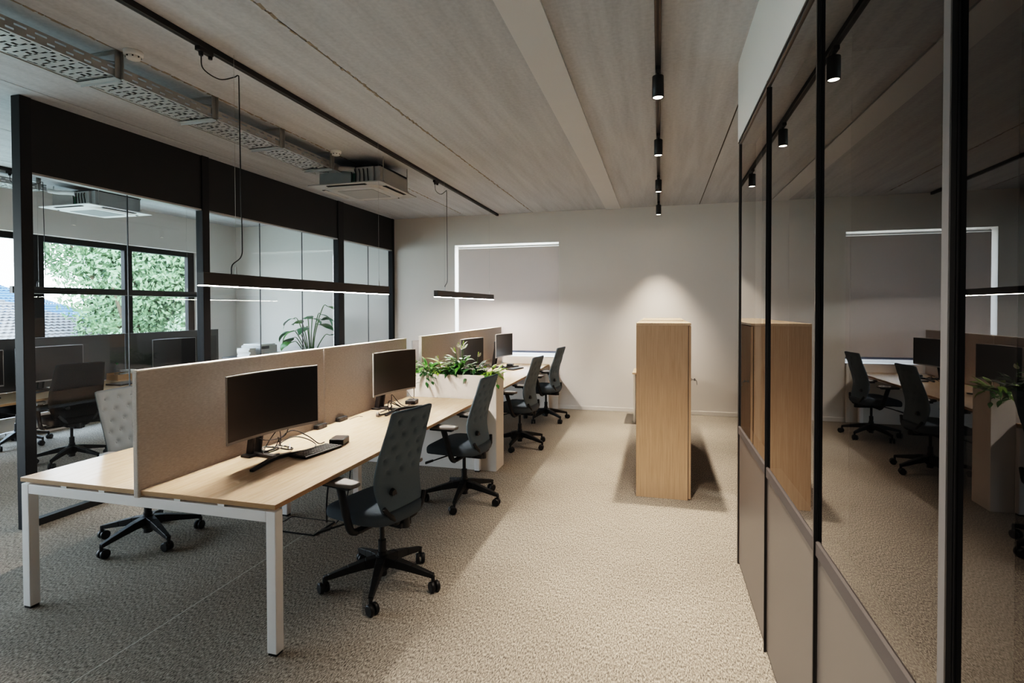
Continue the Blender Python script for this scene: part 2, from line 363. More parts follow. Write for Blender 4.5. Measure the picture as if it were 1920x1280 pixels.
# ------------------------------------------------------------------ bench desks
def bench(label, loc, L, xw, legs_mid, near_gap):
    """bench for two rows along Y; local origin at centre line, near end, floor"""
    t = thing('bench_desk', label, 'desk', loc)
    hw = xw
    for sx in (-1, 1):
        a, c = (.022, hw)
        x0, x1 = (a, c) if sx > 0 else (-c, -a)
        MB().box(x0, x1, 0, L, .715, .74).build('tabletop', M_oak, t, .002)
        mb = MB().box(x0-.0004, x1+.0004, -.0006, .0004, .7165, .7385).box(x0, x1, L-.0004, L+.0006, .7165, .7385)
        xo = x1 if sx > 0 else x0
        mb.box(xo-.0005, xo+.0005, 0, L, .7165, .7385)
        mb.build('edge_band', M_oakedge, t)
        if not near_gap: MB().box(sx*(hw-.12)-.02, sx*(hw-.12)+.02, .06, L-.06, .665, .703).build('side_rail', M_whitemetal, t, .003)
        for fx in (.3, .62):
            MB().box(sx*hw*fx-.02, sx*hw*fx+.02, .003, .045, .704, .715).build('spacer', M_whiteplast, t)
    for y in (0, L-.05):
        MB().box(-hw+.055, hw-.055, y+.002, y+.05, .65, .7035).build('cross_beam', M_whitemetal, t, .003)
        for sx in (-1, 1):
            MB().box(min(sx*hw, sx*(hw-.055)), max(sx*hw, sx*(hw-.055)), y+.002, y+.055, .012, .704).build('leg', M_whitemetal, t, .004)
            MB().box(min(sx*hw, sx*(hw-.055))+.004, max(sx*hw, sx*(hw-.055))-.004, y+.006, y+.05, 0, .012).build('leg_foot', M_blackp, t)
    for y in legs_mid:
        MB().box(-hw+.12, hw-.12, y-.025, y+.025, .65, .704).build('cross_beam', M_whitemetal, t, .003)
        for x in (-.31, .34):
            MB().box(x-.025, x+.025, y-.025, y+.025, .012, .65).build('leg', M_whitemetal, t, .004)
            MB().box(x-.022, x+.022, y-.022, y+.022, 0, .012).build('leg_foot', M_blackp, t)
    return t
XC = -2.613
bench('long oak topped bench desk with white legs, nearest the camera', (XC, 2.18, 0), 3.09, .84, [1.55], 0)
bench('oak topped bench desk behind the planter, running up to the back wall', (XC, 5.59, 0), 3.27, .84, [1.63], 0)

def desk_screen(label, x, y0, y1, z0, z1, fab, edge, t=.036, group='fabric screens between the desks'):
    o = thing('desk_screen', label, 'desk screen', (x, y0, 0), group=group)
    L = y1-y0
    MB().box(-t/2, t/2, .004, L-.004, z0, z1-.008).build('screen_panel', fab, o, .008, 3)
    mb = MB().box(-t/2-.001, t/2+.001, .002, L-.002, z1-.012, z1)
    mb.build('top_piping', edge, o, .005, 3)
    for q in (.15, .8): MB().box(-.012, .012, L*q, L*q+.05, z0-.02, z0+.004).build('clamp', M_whitemetal, o)
    return o
desk_screen('beige fabric desk screen, nearest the camera, behind the big dark monitor', XC, 2.165, 3.78, .70, 1.365, M_screenfab, M_screenedge)
desk_screen('beige fabric desk screen on the front bench, beside the planter', XC, 3.785, 5.255, .70, 1.365, M_screenfab, M_screenedge)
desk_screen('beige fabric desk screen on the rear bench, just behind the planter plants', XC, 5.62, 7.23, .745, 1.365, M_screenfab, M_screenedge)
desk_screen('beige fabric desk screen on the rear bench, nearest the back wall', XC, 7.235, 8.84, .745, 1.365, M_screenfab, M_screenedge)

# white end board between desk and back wall
tag(MB().box(XC+.03, -1.62, 8.868, 8.884, 0, .85).build('modesty_board', M_whitelam, bevel=.002), 'low white board between the rear bench and back wall under the blind', 'board')

# planters
def planter(label, x0, x1):
    t = thing('planter_box', label, 'planter', ((x0+x1)/2, 5.42, 0), group='white planters between the benches')
    w = (x1-x0)/2; d = .135; h = .985
    MB().box(-w, w, -d, -d+.018, 0, h).build('front_panel', M_whitelam, t, .002)
    MB().box(-w, w, d-.018, d, 0, h).build('back_panel', M_whitelam, t, .002)
    MB().box(w-.018, w, -d+.018, d-.018, 0, h).build('side_panel', M_whitelam, t, .002)
    MB().box(-w, -w+.018, -d+.018, d-.018, 0, h).build('side_panel', M_whitelam, t, .002)
    mb = MB(); n = 24; m = 8
    vs = [(-w+.018+(2*w-.036)*i/n, -d+.018+(2*d-.036)*j/m, .925+rnd.uniform(-.012,.012)) for i in range(n+1) for j in range(m+1)]
    mb.add(vs, [(i*(m+1)+j, (i+1)*(m+1)+j, (i+1)*(m+1)+j+1, i*(m+1)+j+1) for i in range(n) for j in range(m)], True)
    mb.build('soil', M_soil, t)
    return t
planter('tall white planter box full of peace lilies at the end of the front bench', -2.525, -1.61)
planter('tall white planter box on the far side, half hidden behind the second monitor', -3.56, -2.535)

def leaf(mb, base, az, el, L, W, droop, n=7, fold=.25, twist=0):
    """blade with midrib fold; starts at base along (az, el) and bends down"""
    p = Vector(base); e = el; side = Vector((-math.sin(az), math.cos(az), 0)); rows = []
    for i in range(n+1):
        t = i/n; w = W*(math.sin(PI*min(1, t*.94+.06)**.8))*(1-.15*t)
        d = Vector((math.cos(az)*math.cos(e), math.sin(az)*math.cos(e), math.sin(e)))
        up = side.cross(d)*-1 if False else d.cross(side)*-1
        s2 = side*math.cos(twist*t) + up*math.sin(twist*t)
        rows.append((p - s2*w/2 + up*w*fold*.5, p.copy(), p + s2*w/2 + up*w*fold*.5))
        p = p + d*(L/n); e -= droop/n
    vs = [v for r in rows for v in r]
    fs = []
    for i in range(n):
        a = i*3; fs += [(a, a+1, a+4, a+3), (a+1, a+2, a+5, a+4)]
    mb.add(vs, fs, True)
def stem_to(mb, a, b, r=.003, bow=.02):
    a = Vector(a); b = Vector(b); m = (a+b)/2 + Vector((0,0,bow)); mb.tube(spline([a, m, b], 5), r, 6)

def lily(label, x, y, h, n, mat_, flowers, seed, spread=1.0, group='plants in the planters', wide=.045, lmin=.09, lmax=.17, x0=None):
    r = random.Random(seed)
    t = thing('potted_plant', label, 'plant', (x, y, .925), group=group)
    lv = MB(); st = MB()
    for i in range(n):
        az = r.uniform(0, 2*PI); hh = h*r.uniform(.25, 1.0); rr = r.uniform(.02, .10)*spread
        b = (rr*math.cos(az), min(.09, max(-.09, rr*math.sin(az))), hh*.75)
        stem_to(st, (r.uniform(-.02,.02), r.uniform(-.02,.02), -.02), b, .0025)
        leaf(lv, b, az + r.uniform(-.4,.4), r.uniform(.1, 1.1), r.uniform(lmin, lmax), wide*r.uniform(.8,1.25), r.uniform(.8, 2.2), twist=r.uniform(-.5,.5))
    lv.build('foliage', mat_, t); st.build('stems', M_stem, t)
    for i in range(flowers):
        az = r.uniform(0, 2*PI); rr = r.uniform(.03, .10)*spread; top = (rr*math.cos(az), rr*math.sin(az)*.6-.03, h*r.uniform(.95, 1.25))
        fm = MB(); leaf(fm, top, az, 1.2, .075, .045, 1.2, 6, .5)
        f = fm.build('flower', M_petal, t)
        sm = MB(); stem_to(sm, (0,0,0), top, .002); sm.build('flower_stem', M_stem, f)
        MB().tube([Vector(top)+Vector((0,0,.01)), Vector(top)+Vector((.01*math.cos(az),.01*math.sin(az),.05))], [.006,.004], 8).build('spadix', M_leafC, f)
    return t
lily('leafy green plant left of the white lilies in the planter', -2.42, 5.42, .20, 34, M_leafA, 0, 1)
lily('light green plant with one broad arching leaf, left part of the planter', -2.27, 5.44, .16, 26, M_leafC, 1, 2)
lily('tall peace lily with white blooms, middle of the planter', -2.06, 5.43, .29, 64, M_leafA, 7, 3, 1.0)
lily('bushy mid green plant low in the middle of the planter', -2.14, 5.37, .15, 46, M_leafB, 2, 4, 1.1)
lily('dark green plant right of the lilies in the planter', -1.88, 5.42, .20, 46, M_leafB, 1, 5, .9)
lily('lime green plant at the right end of the planter', -1.72, 5.42, .13, 40, M_leafC, 0, 6, 1.0)
lily('green plant in the far planter, seen between screen and monitor', -2.68, 5.43, .26, 40, M_leafA, 0, 8, 1.1)
lily('dark plant in the far planter behind the desk screen gap', -2.95, 5.43, .24, 34, M_leafB, 0, 9, 1.1)
# one broad arching yellow green leaf
t = thing('potted_plant', 'single long arching lime leaf rising above the planter', 'plant', (-2.22, 5.42, .925), group='plants in the planters')
m_ = MB(); leaf(m_, (0,0,.06), PI*.98, 1.25, .36, .05, 1.75, 12, .3); m_.build('foliage', M_leafC, t)
m_ = MB(); stem_to(m_, (.01,0,-.02), (0,0,.07), .004, 0); m_.build('stems', M_stem, t)
def trailing(label, x, az, seed, mat_, n=7):
    r = random.Random(seed)
    t = thing('trailing_plant', label, 'plant', (x, 5.30, .94), group='plants in the planters')
    st = MB(); lv = MB()
    for k in range(3):
        dx = (k-1)*.045; end = r.uniform(-.05, .0)
        pts = spline([(dx*.6,.05,-.01), (dx,.0,.06), (dx*1.3,-.035,.05), (dx*1.5,-.055,end)], 6)
        st.tube(pts, .0022, 6)
        for p in pts[6::3]: leaf(lv, p, az+r.uniform(-1.2,1.2), r.uniform(-.6,.3), r.uniform(.055,.085), .036, 1.0, 6)
    lv.build('foliage', mat_, t); st.build('stems', M_stem, t)
trailing('green sprig trailing over the front of the white planter, left side', -2.37, -PI/2, 21, M_leafB)
trailing('green trailing vine hanging over the right corner of the white planter', -1.655, -PI/3, 22, M_leafA)

# ------------------------------------------------------------------ office chairs (local: faces -X, back at +X)
def back_profile(v):
    # v 0 bottom .. 1 top  -> (x, z)
    pts = [(.178,.51),(.152,.59),(.140,.69),(.163,.80),(.198,.91),(.229,1.01),(.256,1.10)]
    f = v*(len(pts)-1); i = min(int(f), len(pts)-2); t = f-i
    a = pts[max(i-1,0)]; b = pts[i]; c = pts[i+1]; d = pts[min(i+2, len(pts)-1)]
    return tuple(.5*((2*b[k]) + (c[k]-a[k])*t + (2*a[k]-5*b[k]+4*c[k]-d[k])*t*t + (3*b[k]-a[k]-3*c[k]+d[k])*t**3) for k in (0,1))
def back_mesh(tufts=True, th=.032):
    mb = MB(); NU, NV = 36, 56
    dim = []
    for j, z in enumerate((.735,.81,.885,.96,1.035)):
        for u in ((-.11,0,.11) if j % 2 == 0 else (-.055,.055,)): dim.append((u, z))
        if j % 2: dim += [(-.15,z),(.15,z)]
    def pt(i, j, side):
        u = -1+2*i/NU; v = j/NV
        x, z = back_profile(v)
        hw = .180 + .022*smooth(0,.30,v) - .020*smooth(.45,1,v)
        # round the corners
        c = .05
        e = 1.0
        if v > 1-c*1.0: q = (v-(1-c))/c; e = min(e, 1-.16*(1-math.sqrt(max(0,1-q*q))))
        if v < .04: q = (.04-v)/.04; e = min(e, 1-.09*(1-math.sqrt(max(0,1-q*q))))
        y = hw*u*e
        edge = min(1, (1-abs(u))/.10, v/.03 if v < .5 else (1-v)/.03)
        tt = th*(.25+.75*math.sin(PI/2*max(0, edge)))
        x -= .42*y*y
        dz = 0
        if tufts:
            for du, dzz in dim:
                d2 = (y-du)**2+(z-dzz)**2
                dz += .013*math.exp(-d2/(.012**2)) + .011*math.exp(-d2/(.026**2))
            puff = .004
        d = tt/2 - dz
        return (x+side*d, y, z)
    for side in (-1, 1):
        vs = [pt(i, j, side) for j in range(NV+1) for i in range(NU+1)]
        fs = []
        for j in range(NV):
            for i in range(NU):
                q = (j*(NU+1)+i, j*(NU+1)+i+1, (j+1)*(NU+1)+i+1, (j+1)*(NU+1)+i)
                fs.append(q if side > 0 else q[::-1])
        mb.add(vs, fs, True)
    # rim
    ring = [(i,0) for i in range(NU)] + [(NU,j) for j in range(NV)] + [(i,NV) for i in range(NU,0,-1)] + [(0,j) for j in range(NV,0,-1)]
    n = len(ring)
    vs = [pt(i,j,1) for i,j in ring] + [pt(i,j,-1) for i,j in ring]
    mb.add(vs, [(k, k+n, (k+1)%n+n, (k+1)%n) for k in range(n)], True)
    return mb
def seat_mesh():
    mb = MB(); N, Mm = 28, 14
    def pt(a, t):
        # a angle, t 0 (top centre) .. 1 (rim) .. 2 (bottom centre): superellipse cushion
        rad = math.sin(t*PI/2); cz = math.cos(t*PI/2)
        rr = rad**.45 if rad > 0 else 0
        ca, sa = math.cos(a), math.sin(a); ex = .62
        x = (abs(ca)**ex)*(1 if ca > 0 else -1)*.262*rr; y = (abs(sa)**ex)*(1 if sa > 0 else -1)*.25*rr
        z = (abs(cz)**.6)*(1 if cz > 0 else -1)*.052
        front = max(0, (-x-.10)/.15); z -= .028*front*front
        z += .02*(abs(y)/.25)**3 * (1 if cz > 0 else .3)
        return (x-.045, y, .474+z)
    rows = [[pt(2*PI*i/N, 2*j/Mm) for i in range(N)] for j in range(Mm+1)]
    vs = [p for r_ in rows for p in r_]
    fs = [(j*N+i, (j+1)*N+i, (j+1)*N+(i+1)%N, j*N+(i+1)%N) for j in range(Mm) for i in range(N)]
    return mb.add(vs, fs, True)
def make_chair(label, loc, rz, base_rot, fab, seatfab, legm, tufts=True, group='office chairs at the bench desks', light_leg=None):
    t = thing('office_chair', label, 'chair', loc, rz, group)
    bk = back_mesh(tufts).build('backrest', fab, t)
    if not tufts: bk.scale.y = 1.24
    seat_mesh().build('seat', seatfab, t)
    # column and mechanism
    mb = MB().cyl((0,0), .029, .055, .20, 20).cyl((0,0), .024, .20, .27, 20).cyl((0,0), .0145, .27, .41, 16)
    mb.build('gas_column', M_blackp, t)
    mb = MB().box(-.13, .10, -.085, .085, .395, .432).box(-.07, .19, -.05, .05, .385, .42)
    mb.bar((.03,-.25,.412), (.03,.25,.412), .05, .022)
    me = mb.build('tilt_mechanism', M_blackp, t, .008)
    # curved carrier under the backrest
    mb = MB()
    for sy in (-1, 1):
        mb.tube(spline([(.14,sy*.03,.415),(.182,sy*.085,.445),(.192,sy*.14,.49),(.178,sy*.182,.545)], 6), [.022]*7+[.018]*6+[.014]*6, 10)
    mb.tube([(.178,0,.385),(.182,0,.49)], [.03,.024], 12)
    mb.build('back_carrier', M_blackp, t)
    k = MB().tube([(.165,-.10,.62),(.186,-.10,.617)], [.022,.018], 14); k.bar((.186,-.125,.625), (.186,-.085,.609), .012, .012)
    k.build('lumbar_knob', M_blackp, t)
    for sy in (-1, 1):
        mb = MB()
        mb.tube(spline([(.03,sy*.245,.41),(.022,sy*.28,.43),(.0,sy*.288,.50),(-.03,sy*.287,.60),(-.055,sy*.283,.672)], 5), [.02]*6+[.022]*5+[.024]*5+[.024]*5, 10)
        mb.bar((-.17,sy*.283,.672), (.03,sy*.283,.672), .05, .018)
        a = mb.build('armrest', M_blackp, t)
        poly = [(-.205,-.028),(-.175,-.05),(-.03,-.052),(.07,-.036),(.078,0),(.07,.036),(-.03,.052),(-.175,.05),(-.205,.028)]
        MB().prism([(x, y+sy*.283) for x, y in poly], .68, .705).build('arm_pad', M_pad, a, .01, 3)
    mb = MB().tube(spline([(-.08,-.10,.415),(-.13,-.20,.405),(-.19,-.245,.385)], 5), .006, 8)
    mb.bar((-.175,-.24,.392), (-.235,-.268,.372), .03, .012, .042, .012)
    mb.build('height_lever', M_blackp, t)
    # star base
    MB().lathe([(.034,.085),(.046,.10),(.046,.165),(.036,.178),(.026,.18)], n=20).build('base_hub', legm, t)
    for i in range(5):
        mb = MB(); sec = [(.02,.145,.058,.062),(.10,.138,.050,.054),(.20,.119,.040,.042),(.315,.094,.028,.030),(.338,.089,.028,.026)]
        for a, b in zip(sec[:-1], sec[1:]): mb.bar((a[0],0,a[1]), (b[0],0,b[1]), a[2], a[3], b[2], b[3])
        mb.cyl((.335,0), .011, .05, .09, 12)
        lg = mb.build('leg', legm if not (light_leg is not None and i == light_leg) else M_chrome, t, .004)
        lg.rotation_euler.z = base_rot + i*2*PI/5
        cb = MB(); yaw = rnd.uniform(0, 2*PI); ca, sa = math.cos(yaw), math.sin(yaw)
        for s in (-1, 1):
            c = Vector((.335+.014*ca, .014*sa, .032)); ax = Vector((-sa, ca, 0))
            cb.tube([c+ax*s*.006, c+ax*s*.010, c+ax*s*.025, c+ax*s*.029], [.029,.032,.032,.026], 18)
        cb.tube([c_ for c_ in (Vector((.335+.006*ca,.006*sa,.036)), Vector((.335,0,.056)))], [.016,.010], 8)
        cb.build('caster', M_blackp, lg)
    return t
CH = [(-1.63, 2.95, R(-13), R(0), 'slate grey tufted office chair at the front bench, nearest the camera'),
      (-1.648, 4.44, R(-5), R(-12), 'slate grey tufted office chair in front of the white planter'),
      (-1.64, 6.37, R(-7), R(-23), 'slate grey tufted office chair just beyond the white planter'),
      (-1.64, 7.95, R(-8), R(32), 'slate grey tufted office chair closest to the back wall')]
for x, y, rz, br, lab in CH:
    make_chair(lab, (x, y, 0), rz, br-rz, M_slate, M_slatedk, M_blackp)
make_chair('light grey tufted office chair on the left side of the front bench', (-3.60, 3.08, 0), PI+R(6), R(-20)-PI-R(6), M_ltgrey, M_ltgrey, M_blackp)

# ------------------------------------------------------------------ monitors (local: base at origin on desk, faces +X)
def monitor(label, loc, rz, wd=.70, ht=.395, zc=.355, xo=.20, group='monitors on the desks'):
    t = thing('monitor', label, 'monitor', loc, rz, group)
    Rr = 1.7; NU = 24; z0 = zc-ht/2; z1 = zc+ht/2
    def arc(u): y = u*wd/2; return (xo-.03+y*y/(2*Rr), y)
    fr = MB(); bk = MB()
    f = [arc(-1+2*i/NU) for i in range(NU+1)]
    b = [(x-.012-.022*(1-abs(-1+2*i/NU)**2), y) for i, (x, y) in enumerate(f)]
    vs = [(x,y,z0) for x,y in f]+[(x,y,z1) for x,y in f]+[(x,y,z0) for x,y in b]+[(x,y,z1) for x,y in b]
    n = NU+1; fs = []
    for i in range(NU):
        fs += [(i, i+1, n+i+1, n+i), (2*n+i+1, 2*n+i, 3*n+i, 3*n+i+1), (n+i, n+i+1, 3*n+i+1, 3*n+i), (i+1, i, 2*n+i, 2*n+i+1)]
    fs += [(0, n, 3*n, 2*n), (n-1, 3*n-1, 4*n-1, 2*n-1)]
    bk.add(vs, fs); bk.build('housing', M_silver, t)
    f2 = [(x+.0015, y) for x, y in [arc((-1+2*i/NU)*.985) for i in range(NU+1)]]
    vs = [(x,y,z0+.016) for x,y in f2]+[(x,y,z1-.006) for x,y in f2]
    fr.add(vs, [(i, i+1, n+i+1, n+i) for i in range(NU)], True); fr.build('screen', M_dkscreen, t)
    mb = MB()
    mb.bar((0,-.03,.012), (.06,-.03,zc+.02), .018, .05, .018, .05, up=(1,0,0)).bar((0,.03,.012), (.06,.03,zc+.02), .018, .05, .018, .05, up=(1,0,0))
    mb.box(.03, xo-.05, -.05, .05, zc-.04, zc+.06)
    mb.build('neck', M_blackp, t, .003)
    mb = MB().box(-.03, .05, -.075, .075, 0, .016)
    mb.bar((.02,0,.009), (.215,0,.009), .05, .018, .04, .018)
    for s in (-1, 1):
        mb.bar((.205,0,.011), (.235,s*.10,.011), .034, .02, .03, .018); mb.bar((.235,s*.10,.011), (.30,s*.27,.008), .03, .018, .024, .014)
    mb.build('stand_base', M_blackp, t, .003)
    return t
ZD = .7405
monitor('large curved dark monitor on the front bench, nearest the camera', (-2.515, 2.90, ZD), R(-9))
monitor('curved dark monitor on the front bench, closest to the planter', (-2.535, 4.55, ZD), R(-11), .61, .385)
monitor('dark monitor on the rear bench, partly hidden behind the planter plants', (-2.545, 6.70, ZD), R(-9), .61, .38)
monitor('monitor on the rear bench nearest the back wall, beside the rear screen end', (-2.535, 8.20, ZD), R(-12), .55, .36)
monitor('monitor seen from behind through the gap between the two benches', (-2.72, 6.35, ZD), PI, .62, .38)

# ------------------------------------------------------------------ small things on desks
def cable(label, pts, r=.0035, n=8, name='cable', m=None, group='loose cables on the desks'):
    mb = MB(); mb.tube(spline(pts, n), r, 6); o = mb.build(name, m or M_blackp); tag(o, label, 'cable', group); return o
zc = ZD+.004
t = thing('keyboard', 'flat black keyboard beside the nearest monitor stand', 'keyboard', (-2.165, 3.06, ZD), R(-8))
MB().box(-.07, .07, -.165, .165, .002, .016).build('keyboard_body', M_blackp, t, .004)
mb = MB()
for i in range(5):
    for j in range(14): mb.box(-.058+i*.0235, -.058+i*.0235+.019, -.155+j*.0222, -.155+j*.0222+.018, .016, .019)
mb.build('keycaps', mat('dark_keycap', rgb(34,33,33), .5), t)
t = thing('docking_station', 'small black box shaped dock at the end of the nearest keyboard', 'dock', (-2.15, 3.30, ZD), R(14))
MB().box(-.05, .05, -.065, .065, 0, .042).build('dock_body', M_blackp, t, .006, 3)
MB().box(-.044, .044, -.059, .059, .042, .0445).build('dock_lid', mat('satin_dark_lid', rgb(58,54,52), .3), t, .002)
t = thing('docking_station', 'black dock on the desk below the second monitor', 'dock', (-2.36, 4.88, ZD), R(10))
MB().box(-.05, .05, -.065, .065, 0, .036).build('dock_body', M_blackp, t, .006, 3)
MB().box(-.044, .044, -.059, .059, .036, .0385).build('dock_lid', M_lcdback, t, .002)
for (x, y, lab) in ((-2.565, 3.68, 'black power socket at the foot of the screen joint'), (-2.568, 3.98, 'small black plug block at the foot of the second desk screen')):
    t = thing('power_socket', lab, 'socket', (x, y, ZD), 0)
    MB().box(-.022, .022, -.06, .06, 0, .032).build('socket_body', M_blackp, t, .005)
    MB().box(.022, .0235, -.05, -.005, .006, .027).box(.022, .0235, .005, .05, .006, .027).build('socket_face', M_lcdback, t)
cable('black cable looped behind the nearest monitor stand', [(-2.33,2.90,zc+.12),(-2.36,2.96,zc+.05),(-2.42,3.02,zc+.14),(-2.46,2.95,zc+.05),(-2.42,2.88,zc+.01),(-2.36,2.95,zc)])
cable('black cable arching over the nearest desk towards the keyboard', [(-2.46,3.02,zc),(-2.44,3.06,zc+.07),(-2.40,3.13,zc+.11),(-2.33,3.20,zc+.06),(-2.28,3.25,zc),(-2.24,3.26,zc+.01)])
cable('thin black cable lying in a loop beside the nearest stand', [(-2.50,3.06,zc),(-2.42,3.14,zc+.06),(-2.36,3.21,zc+.04),(-2.30,3.24,zc),(-2.24,3.14,zc),(-2.22,3.02,zc),(-2.23,2.95,zc)])
cable('coiled black cable heap inside the nearest monitor stand', [(-2.45,2.92,zc),(-2.40,2.99,zc+.02),(-2.46,3.04,zc+.01),(-2.50,2.97,zc+.03),(-2.44,2.90,zc+.02),(-2.39,2.96,zc+.035),(-2.43,3.03,zc+.03),(-2.38,3.10,zc),(-2.35,3.02,zc+.012),(-2.41,2.94,zc+.045)], .005)
cable('white cable end among the black cables of the nearest monitor', [(-2.37,2.96,zc+.03),(-2.35,2.99,zc+.045),(-2.34,3.02,zc+.015),(-2.36,3.05,zc+.04)], .004, m=M_whiteplast)
cable('cable hanging below the nearest monitor screen', [(-2.34,3.02,zc+.16),(-2.37,3.0,zc+.10),(-2.44,2.92,zc+.09),(-2.50,2.88,zc+.13)], .003)
cable('black cable rising from the desk under the second monitor', [(-2.36,4.45,zc),(-2.38,4.50,zc+.10),(-2.40,4.55,zc+.13),(-2.36,4.62,zc+.04),(-2.33,4.70,zc),(-2.34,4.85,zc+.01)])
cable('tangled black cable at the second monitor stand', [(-2.42,4.36,zc),(-2.34,4.42,zc+.04),(-2.40,4.52,zc+.06),(-2.32,4.56,zc+.02),(-2.38,4.46,zc+.09),(-2.34,4.38,zc+.01),(-2.30,4.50,zc)], .004)
cable('cable dangling from the second monitor down to its dock', [(-2.33,4.72,zc+.14),(-2.33,4.80,zc+.08),(-2.34,4.88,zc+.045)], .0025)
cable('thin cable end lying on the desk before the second monitor', [(-2.52,4.02,zc),(-2.49,4.10,zc+.012),(-2.50,4.16,zc),(-2.46,4.13,zc+.006)], .0025)
t = thing('headset', 'dark headset lying on the desk left of the second chair back', 'headset', (-2.27, 4.22, ZD), R(20))
mb = MB(); mb.tube([(.075*math.cos(a), .075*math.sin(a), .022+.012*math.sin(a*2)) for a in [PI*k/14 for k in range(15)]], .007, 8); mb.build('headband', M_blackp, t)
for s in (-1, 1): MB().tube([(s*.075,0,.022),(s*.098,0,.022)], [.022,.018], 14).build('ear_cup', M_pad, t)
t = thing('keyboard', 'black keyboard on the rear bench near the back wall', 'keyboard', (-2.14, 8.02, ZD), R(-15))
MB().box(-.07, .07, -.16, .16, .002, .016).build('keyboard_body', M_blackp, t, .004)
MB().box(-.06, .06, -.15, .15, .016, .019).build('keycaps', M_lcdback, t)
t = thing('docking_station', 'black dock with cables on the rear bench below the last monitor', 'dock', (-2.33, 8.42, ZD), R(5))
MB().box(-.05, .05, -.065, .065, 0, .036).build('dock_body', M_blackp, t, .006, 3)
MB().box(-.044, .044, -.059, .059, .036, .0385).build('dock_lid', M_lcdback, t, .002)
cable('black cable bundle on the rear bench near the back wall', [(-2.40,7.98,zc),(-2.34,8.06,zc+.04),(-2.40,8.18,zc+.03),(-2.32,8.22,zc),(-2.36,8.34,zc+.02)], .005)

# floor box and its cables
t = thing('floor_box', 'square flush floor outlet lid in the carpet under the front bench', 'floor outlet', (-2.655, 3.57, 0), R(-1))
MB().box(-.19, .19, -.125, .125, .0005, .006).build('lid', M_carpet, t)
MB().box(-.20, .20, -.135, -.125, .0005, .008).box(-.20, .20, .125, .135, .0005, .008).box(-.20, -.19, -.125, .125, .0005, .008).box(.19, .20, -.125, .125, .0005, .008).build('lid_frame', M_anthr, t)
cable('black power cable dropping from the front bench to the floor box', [(-2.49,3.67,.71),(-2.485,3.68,.45),(-2.50,3.66,.18),(-2.50,3.66,.012)], .007, name='power_cable', group='cables under the bench')
cable('second thin cable dropping from the front bench to the floor box', [(-2.33,3.74,.71),(-2.34,3.74,.4),(-2.37,3.70,.10),(-2.42,3.66,.012)], .005, name='power_cable', group='cables under the bench')

# ------------------------------------------------------------------ storage cabinets
def cabinet(label, y0, y1, key):
    t = thing('storage_cabinet', label, 'cabinet', (0, y0, 0), group='oak storage cabinets in a row')
    L = y1-y0; x0, x1 = -.195, .245
    MB().box(x0, x1, 0, .019, .0, 1.525).build('side_panel', M_oakv, t, .001)
    MB().box(x0, x1, L-.019, L, .0, 1.525).build('side_panel', M_oakv, t, .001)
    MB().box(x0, x0+.012, .019, L-.019, .03, 1.525).build('back_panel', M_oakv, t)
    MB().box(x0, x1+.024, 0, L, 1.526, 1.546).build('top_board', M_oak, t, .001)
    MB().box(x0+.02, x1-.02, .019, L-.019, .03, .05).build('bottom_board', M_oakv, t)
    MB().box(x1, x1+.0045, .004, L-.004, .014, 1.518).build('door_gap_shade', M_slot, t)  # dark strip filling the door gap, standing in for its shade
    for k in range(2):
        a = .002+k*L/2; b = a+L/2-.004
        d = MB().box(x1+.005, x1+.024, a, b, .012, 1.52).build('door', M_oakv, t, .001)
        if key and k == 0:
            q = MB().tube([(x1+.02,.10,1.045),(x1+.034,.10,1.045)], .012, 16); q.bar((x1+.03,.10,1.045),(x1+.06,.10,1.045), .004, .008); q.tube([(x1+.055,.10,1.045),(x1+.063,.10,1.045)], .011, 12)
            q.tube(spline([(x1+.06,.10,1.045),(x1+.075,.10,1.035),(x1+.08,.10,1.0)], 4), .003, 6)
            q.build('key', M_steel, d)
    return t
cabinet('tall oak storage cabinet facing the camera, with a key in its lock', 4.915, 6.16, True)
cabinet('tall oak storage cabinet behind the first one, nearer the back wall', 6.165, 7.42, True)
t = thing('side_table', 'low white table with oak top just showing behind the oak cabinet', 'table', (0, 8.05, 0))
MB().box(-.375, .20, 0, .60, .71, .735).build('tabletop', M_oak, t, .002)
for x in (-.36, .16): MB().box(x, x+.028, .02, .58, 0, .71).build('side_panel', M_whitelam, t, .002)
MB().box(-.332, .16, .56, .58, .05, .71).build('back_panel', M_whitelam, t)

# ------------------------------------------------------------------ lighting tracks, spots, pendants
def track(label, x, y0, y1):
    t = thing('lighting_track', label, 'lighting track', (x, 0, H), group='black ceiling lighting tracks')
    MB().box(-.018, .018, y0, y1, -.036, 0).build('track_rail', M_black, t, .002)
    MB().box(-.007, .007, y0+.02, y1-.02, -.0365, -.03).build('conductor_slot', M_slot, t)
track('long black lighting track above the desks, carrying the pendant lamps', -2.665, YF+.1, 8.86)
track('black lighting track above the oak cabinet, carrying the spotlights', -.01, YF+.1, 8.75)
track('black lighting track in the room beyond the glass', -7.15, YF+.1, 7.2)
SY = [(-.80,'black spotlight on the track well behind the camera'), (.72,'black spotlight on the track above the camera'), (2.25,'black spotlight on the track just in front of the camera, above the frame'),
      (3.72,'black cylinder spotlight on the right track, largest and nearest'), (5.12,'black cylinder spotlight on the right track, second along'),
      (6.72,'black cylinder spotlight on the right track, third along'), (8.36,'black cylinder spotlight on the right track, smallest and next to the back wall')]
